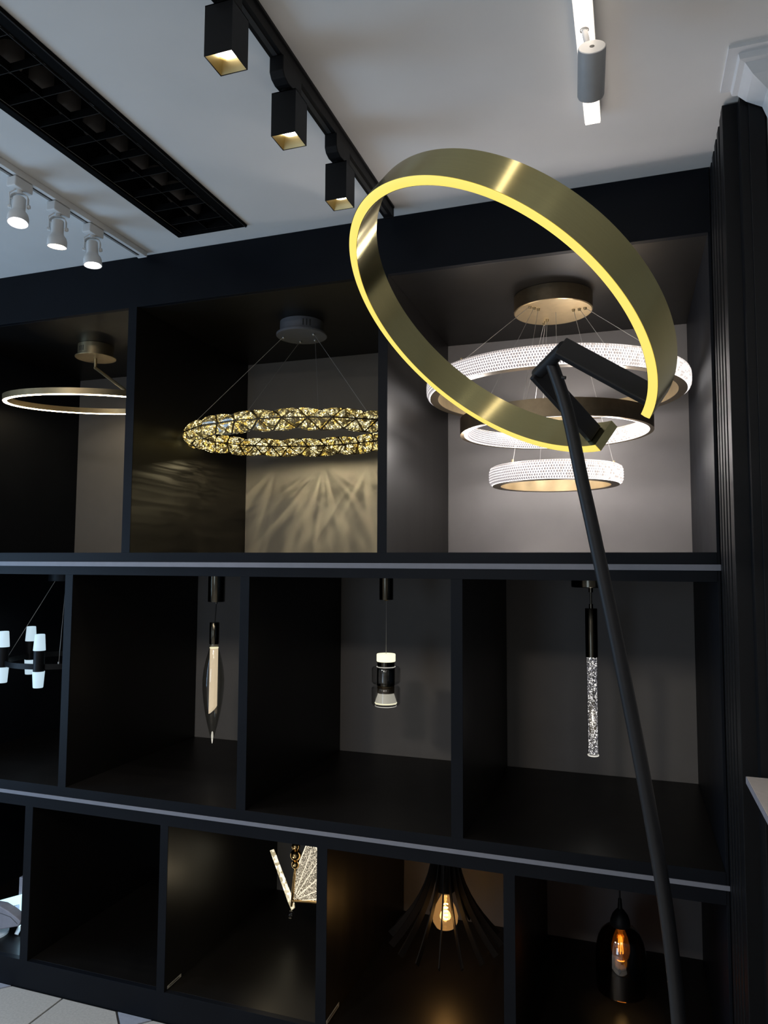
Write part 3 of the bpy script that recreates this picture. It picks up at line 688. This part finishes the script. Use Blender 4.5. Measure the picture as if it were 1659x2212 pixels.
# ------------------------------------------------------------------ stacked glass cylinder pendant
x, y = -.872, .40
p2 = thing('stacked_glass_pendant', 'small pendant with a glowing acrylic disc, bronze barrel and clear glass sleeves', 'pendant light', (x, y, 1.02))
obj('canopy', G().lathe([(.0001, -.088), (.0255, -.088), (.026, -.086), (.026, -.0005), (.0001, -.0005)], 40, (x, y, T2)), 'blackgold', p2)
obj('downlight_tip', G().lathe([(.0001, -.093), (.006, -.092), (.011, -.088), (.0001, -.088)], 16, (x, y, T2)), 'brassin', p2)
obj('wire', G().tube([(x, y, T2-.09), (x, y, 1.217)], [.0006, .0012], 8), 'wire', p2)
obj('lit_disc', G().lathe([(.0001, 1.189), (.0345, 1.189), (.0352, 1.191), (.0352, 1.214), (.034, 1.2165), (.0001, 1.2165)], 40, (x, y, 0)), 'disc', p2)
obj('barrel', G().lathe([(.0001, 1.101), (.0335, 1.101), (.0335, 1.17), (.0325, 1.171), (.0325, 1.188), (.0001, 1.188)], 40, (x, y, 0)), 'blackgold', p2)
kn = [(.0001, 1.073)]+[(.031+.0012*(k % 2), 1.073+.0014*k) for k in range(20)]+[(.0001, 1.1)]
obj('knurled_collar', G().lathe(kn, 40, (x, y, 0)), 'bronze', p2)
obj('ring_trim', G().lathe([(.034, 1.1685), (.0355, 1.1695), (.034, 1.1705)], 40, (x, y, 0)), 'rim', p2)
obj('acrylic_cone', G().lathe([(.0001, 1.073), (.029, 1.073), (.037, 1.05), (.0405, 1.039), (.039, 1.035), (.0001, 1.047)], 40, (x, y, 0)), 'coneglow', p2)
obj('glow_rim', G().lathe([(.0405, 1.0395), (.0418, 1.0375), (.0405, 1.0345), (.0395, 1.0365), (.0405, 1.0395)], 40, (x, y, 0)), 'disc', p2)
obj('glow_rim', G().lathe([(.0405, 1.0275), (.0413, 1.0265), (.0405, 1.0255), (.0395, 1.0265), (.0405, 1.0275)], 40, (x, y, 0)), 'rim', p2)
for z0, z1 in ((1.106, 1.170), (1.0275, 1.098)):
    obj('glass_sleeve', G().lathe([(.036, z0), (.048, z0+.001), (.0535, z0+.008), (.0535, z1-.007), (.049, z1-.001), (.036, z1), (.036, z1-.0014), (.0485, z1-.0026), (.0521, z1-.008), (.0521, z0+.009), (.0475, z0+.0026), (.036, z0+.0016), (.036, z0)], 40, (x, y, 0)), 'clear', p2)

# ------------------------------------------------------------------ bubble crystal rod pendant
x, y = -.132, .40
p3 = thing('bubble_rod_pendant', 'long rod pendant of bubble-filled crystal under a black metal tube', 'pendant light', (x, y, .905))
obj('canopy', G().lathe([(.0001, -.031), (.063, -.031), (.065, -.029), (.065, -.0005), (.0001, -.0005)], 48, (x, y, T2)), 'blackgold', p3)
obj('rod', G().cyl((x, y, T2-.031), (x, y, 1.402), .0036), 'blackgold', p3)
obj('bushing', G().cyl((x, y, T2-.031), (x, y, T2-.048), .0075), 'blackgold', p3)
obj('bushing', G().cyl((x, y, 1.402), (x, y, 1.418), .0070), 'blackgold', p3)
obj('metal_tube', G().lathe([(.0001, 1.238), (.0205, 1.238), (.0205, 1.401), (.0195, 1.403), (.0001, 1.403)], 40, (x, y, 0)), 'blackgold', p3)
obj('crystal_rod', G().lathe([(.0001, .915), (.0145, .915), (.0155, .92), (.0165, 1.238), (.0001, 1.238)], 32, (x, y, 0)), 'bubble', p3)
obj('crystal_shell', G().lathe([(.0001, .908), (.0175, .908), (.0190, .910), (.0192, 1.237), (.0172, 1.237), (.0165, .913), (.0001, .912)], 32, (x, y, 0)), 'clear', p3)
obj('bright_end', G().lathe([(.0175, .9085), (.0188, .910), (.0186, .9125), (.0172, .911), (.0175, .9085)], 32, (x, y, 0)), 'rim', p3)
lamp('rod_glow', 'POINT', (x, y-.06, 1.02), .14, (1, .96, .88), .02, p3)

# ------------------------------------------------------------------ white table lamp (bottom left)
wl = thing('folded_table_lamp', 'white table lamp with a cyan-white lit panel and rounded shade, cut by the left edge', 'table lamp', (-2.36, .16, B3))
obj('lit_panel', G().prism([(-2.46, .125, .175), (-2.405, .13, .2085), (-2.288, .14, .2485), (-2.286, .14, .214), (-2.46, .127, .16)], (0, .012, 0)), 'panel', wl, bevel=.001, smooth=False)
obj('lower_panel', G().prism([(-2.40, .1245, .172), (-2.286, .1365, .213), (-2.290, .136, .140), (-2.40, .124, .150)], (0, .01, 0)), 'panel2', wl, bevel=.001, smooth=False)
obj('panel_edge', G().box(-2.287, -2.283, .128, .15, .125, .245), 'panel', wl, smooth=False)
sc = [(-2.52, .222), (-2.40, .226), (-2.33, .2265), (-2.29, .215), (-2.25, .1985), (-2.226, .186), (-2.228, .176), (-2.237, .166), (-2.28, .154), (-2.325, .141), (-2.42, .120), (-2.52, .105)]
obj('shade', G().prism([(a, .073, b) for a, b in sc], (0, .04, 0)), 'counteredge', wl, bevel=.003, smooth=False)
obj('shade_seam', G().tube([(-2.42, .0722, .202), (-2.33, .0722, .203), (-2.275, .0722, .196), (-2.24, .0722, .176)], .0008, 6), 'groove', wl)
obj('knob', G().sphere((-2.2315, .085, .158), .0075, 14), 'white', wl)
obj('foot', G().lathe([(.0001, 0), (.06, 0), (.06, .008), (.012, .014), (.010, .06), (.0001, .06)], 24, (-2.40, .11, B3)), 'white', wl)
obj('upright_box', G().box(-2.318, -2.24, .152, .2, .2, .306).box(-2.318, -2.24, .2, .205, .2, .31), 'counteredge', wl, bevel=.002, smooth=False)
obj('arm', G().tube([(-2.30, .18, .2), (-2.30, .17, .15), (-2.30, .13, .1)], .008, 10), 'white', wl)
lamp('panel_glow', 'POINT', (-2.255, .135, .15), .16, (.5, .76, 1), .02, wl)

# ------------------------------------------------------------------ butterfly pendant
y = .40
bp_ = thing('butterfly_pendant', 'butterfly pendant with etched glowing acrylic wings and polished gold beads', 'pendant light', (-1.236, y, .23))
obj('drop_wire', G().tube([(-1.232, y, T3-.0005), (-1.232, y, .49)], .002, 8), 'mirrorgold', bp_)
for z, r in ((.474, .0165), (.4415, .0215), (.407, .0165)): obj('gold_bead', G().sphere((-1.2315, y, z), r, 24), 'mirrorgold', bp_)
obj('body', G().tube([(-1.2335, y, .392), (-1.239, y, .345), (-1.245, y, .265), (-1.247, y, .25)], [.0035, .0045, .0055, .004], 10), 'mirrorgold', bp_)
A_ = Vector((-1.2405, y, .272)); wp = [(-1.2405, .272), (-1.2305, .375), (-1.2155, .415), (-1.186, .486), (-1.150, .486), (-1.125, .45), (-1.105, .38), (-1.095, .285)]
wg = obj('wing', G().prism([(a, y-.004, b) for a, b in wp], (0, .006, 0)), 'etched', bp_, smooth=False)
g = G().tube([(-1.242, y-.004, .272), (-1.17, y-.004, .2795), (-1.093, y-.004, .2835)], .0052, 8)
obj('wing_frame', g.tube([(-1.2415, y-.004, .270), (-1.232, y-.004, .37)], .0036, 8), 'mirrorgold', wg)
for a in (12, 27, 43, 57, 69):
    L_ = {12: .140, 27: .155, 43: .170, 57: .205, 69: .205}[a]; dv = Vector((math.cos(math.radians(a)), 0, math.sin(math.radians(a))))
    obj('etched_ray', G().tube([A_+dv*.03+Vector((0, -.0045, 0)), A_+dv*L_+Vector((0, -.0045, 0))], [.0012, .0016], 6), 'ray', wg)
obj('wing_edge_light', G().tube([(-1.2155, y-.0045, .415), (-1.186, y-.0045, .486), (-1.150, y-.0045, .486), (-1.125, y-.0045, .45)], .0022, 6), 'ray', wg)
# second wing seen on edge
q = [(-1.3425, .4435), (-1.3250, .4515), (-1.2355, .268), (-1.2325, .2465), (-1.2465, .2345), (-1.262, .262)]
w2_ = obj('wing', G().prism([(a, y, b) for a, b in q], (-.0533, .108, -.050)), 'ivory', bp_, bevel=.001, smooth=False)
obj('wing_tip', G().sphere((-1.2415, y-.02, .229), .0135, 14), 'clear', bp_)
for k in range(5):
    u = .12+.17*k; px, pz = -1.329+.0905*u, .44-.196*u
    obj('cut_panel', G().prism([(px-.0035, y-.0015, pz+.011), (px+.0045, y-.0015, pz+.0145), (px+.013, y-.0015, pz-.007), (px+.004, y-.0015, pz-.0105)], (0, .0015, 0)), 'rim', w2_, smooth=False)
lamp('wing_glow', 'POINT', (-1.30, y-.12, .36), .35, (1, .8, .5), .02, bp_)

# ------------------------------------------------------------------ slatted wooden pendant
x, y = -.646, .40
fp = thing('slatted_wood_pendant', 'flared pendant of curved black wooden slats around an amber filament bulb', 'pendant light', (x, y, .19))
obj('hub', G().lathe([(.0001, .392), (.030, .392), (.034, .397), (.034, T3-.0005), (.0001, T3-.0005)], 28, (x, y, 0)), 'wood', fp)
obj('socket', G().lathe([(.0001, .386), (.016, .386), (.018, .40), (.0001, .40)], 20, (x, y, 0)), 'blackgold', fp)
NB = 16
for k in range(NB):
    a = 2*PI*(k+.35)/NB; dr = Vector((math.cos(a), math.sin(a), 0)); tg = Vector((-math.sin(a), math.cos(a), 0)); K = 9; v = []
    for i in range(K):
        u = i/(K-1); r_ = .038+.158*u**1.75; z_ = .545-.318*u**.88
        du = .01; r2 = .038+.158*(u+du)**1.75; z2 = .545-.318*(u+du)**.88
        tn = Vector((0, 0, 1))*(z2-z_)+dr*(r2-r_); tn.normalize(); wd = tn.cross(tg).normalized()
        c = Vector((x, y, 0))+dr*r_+Vector((0, 0, z_)); h = .0095+.003*u
        v += [c+wd*h+tg*.002, c+wd*h-tg*.002, c-wd*h-tg*.002, c-wd*h+tg*.002]
    f = [(i*4+j, i*4+(j+1) % 4, i*4+4+(j+1) % 4, i*4+4+j) for i in range(K-1) for j in range(4)]+[(3, 2, 1, 0), tuple(4*(K-1)+j for j in range(4))]
    obj('wooden_slat', G().add(v, f), 'wood', fp, smooth=False)
bulb = [(.0125, .388), (.0145, .378), (.025, .360), (.038, .336), (.0455, .310), (.044, .290), (.034, .273), (.017, .2645), (.0002, .2625)]
bo = obj('bulb_glass', G().lathe(bulb+[(max(.0002, r-.0008), z+.0006) for r, z in bulb[::-1]], 28, (x, y, 0)), 'bulbglass', fp)
sp_ = [(x+.0085*math.cos(t_*.45), y+.0085*math.sin(t_*.45), .349-.0009*t_) for t_ in range(58)]
obj('filament', G().tube(sp_, .0021, 6), 'filament', bo)
obj('filament_stem', G().tube([(x, y, .388), (x, y, .366), (x, y, .35)], [.006, .0045, .002], 8), 'bulbglow', bo)
lamp('bulb_glow', 'POINT', (x, y, .30), .9, (1, .62, .28), .02, fp)

# ------------------------------------------------------------------ smoked bell glass pendant
x, y = -.055, .40
sg = thing('smoked_bell_pendant', 'dark smoked bell glass pendant with an amber filament bulb', 'pendant light', (x, y, .168))
obj('cord', G().tube([(x, y, T3-.0005), (x, y, .44)], .0028, 8), 'cord', sg)
obj('cap', G().lathe([(.0001, .455), (.005, .455), (.0065, .44), (.0075, .424), (.016, .415), (.025, .403), (.031, .386), (.0325, .374), (.030, .369), (.0001, .369)], 32, (x, y, 0)), 'black', sg)
bell = [(r, .372-(.372-z)*.832) for r, z in [(.026, .372), (.045, .362), (.060, .345), (.071, .32), (.0775, .288), (.080, .255), (.0805, .215), (.080, .175), (.0785, .15), (.0765, .128)]]
obj('glass_shade', G().lathe(bell+[(r-.002, z+.0004) for r, z in bell[::-1]]+[bell[0]], 56, (x, y, 0)), 'dark', sg)
obj('glass_rim', G().lathe([(.0765, .1685), (.0775, .1675), (.0765, .1665), (.0745, .1675), (.0765, .1685)], 56, (x, y, 0)), 'clear', sg)
bulb = [(.0125, .366), (.014, .355), (.022, .335), (.0285, .31), (.0295, .29), (.025, .272), (.013, .2605), (.0002, .2575)]
bo = obj('bulb_glass', G().lathe(bulb+[(max(.0002, r-.0008), z+.0006) for r, z in bulb[::-1]], 28, (x, y, 0)), 'bulbglass', sg)
for dx, dy in ((-.008, .004), (.007, -.006), (.001, .008), (-.001, -.009)):
    obj('filament', G().tube([(x+dx*.6, y+dy*.6, .335), (x+dx, y+dy, .283)], .0016, 6), 'filament', bo)
obj('bulb_neck', G().lathe([(.0001, .345), (.008, .345), (.009, .367), (.0001, .367)], 16, (x, y, 0)), 'bulbglow', bo)
lamp('bulb_glow', 'POINT', (x, y, .25), .35, (1, .6, .2), .02, sg)

# ------------------------------------------------------------------ counter at the right edge
ct = thing('shop_counter', 'pale-topped counter with ribbed dark side at the right edge', 'counter', (.8, -1.1, 0))
obj('countertop', G().box(.2355, 1.5, -1.85, -.361, 1.0665, 1.0805), 'counter', ct, bevel=.001, smooth=False)
obj('edge_band', G().box(.2345, .2355, -1.85, -.361, 1.0655, 1.0800), 'counteredge', ct, smooth=False)
obj('body', G().box(.275, 1.48, -1.83, -.362, 0, 1.0655), 'black', ct, smooth=False)
for k in range(16): obj('rib', G().box(.255, .275, -.42-.088*k-.045, -.42-.088*k, 0, 1.06), 'black', ct, bevel=.002, smooth=False)
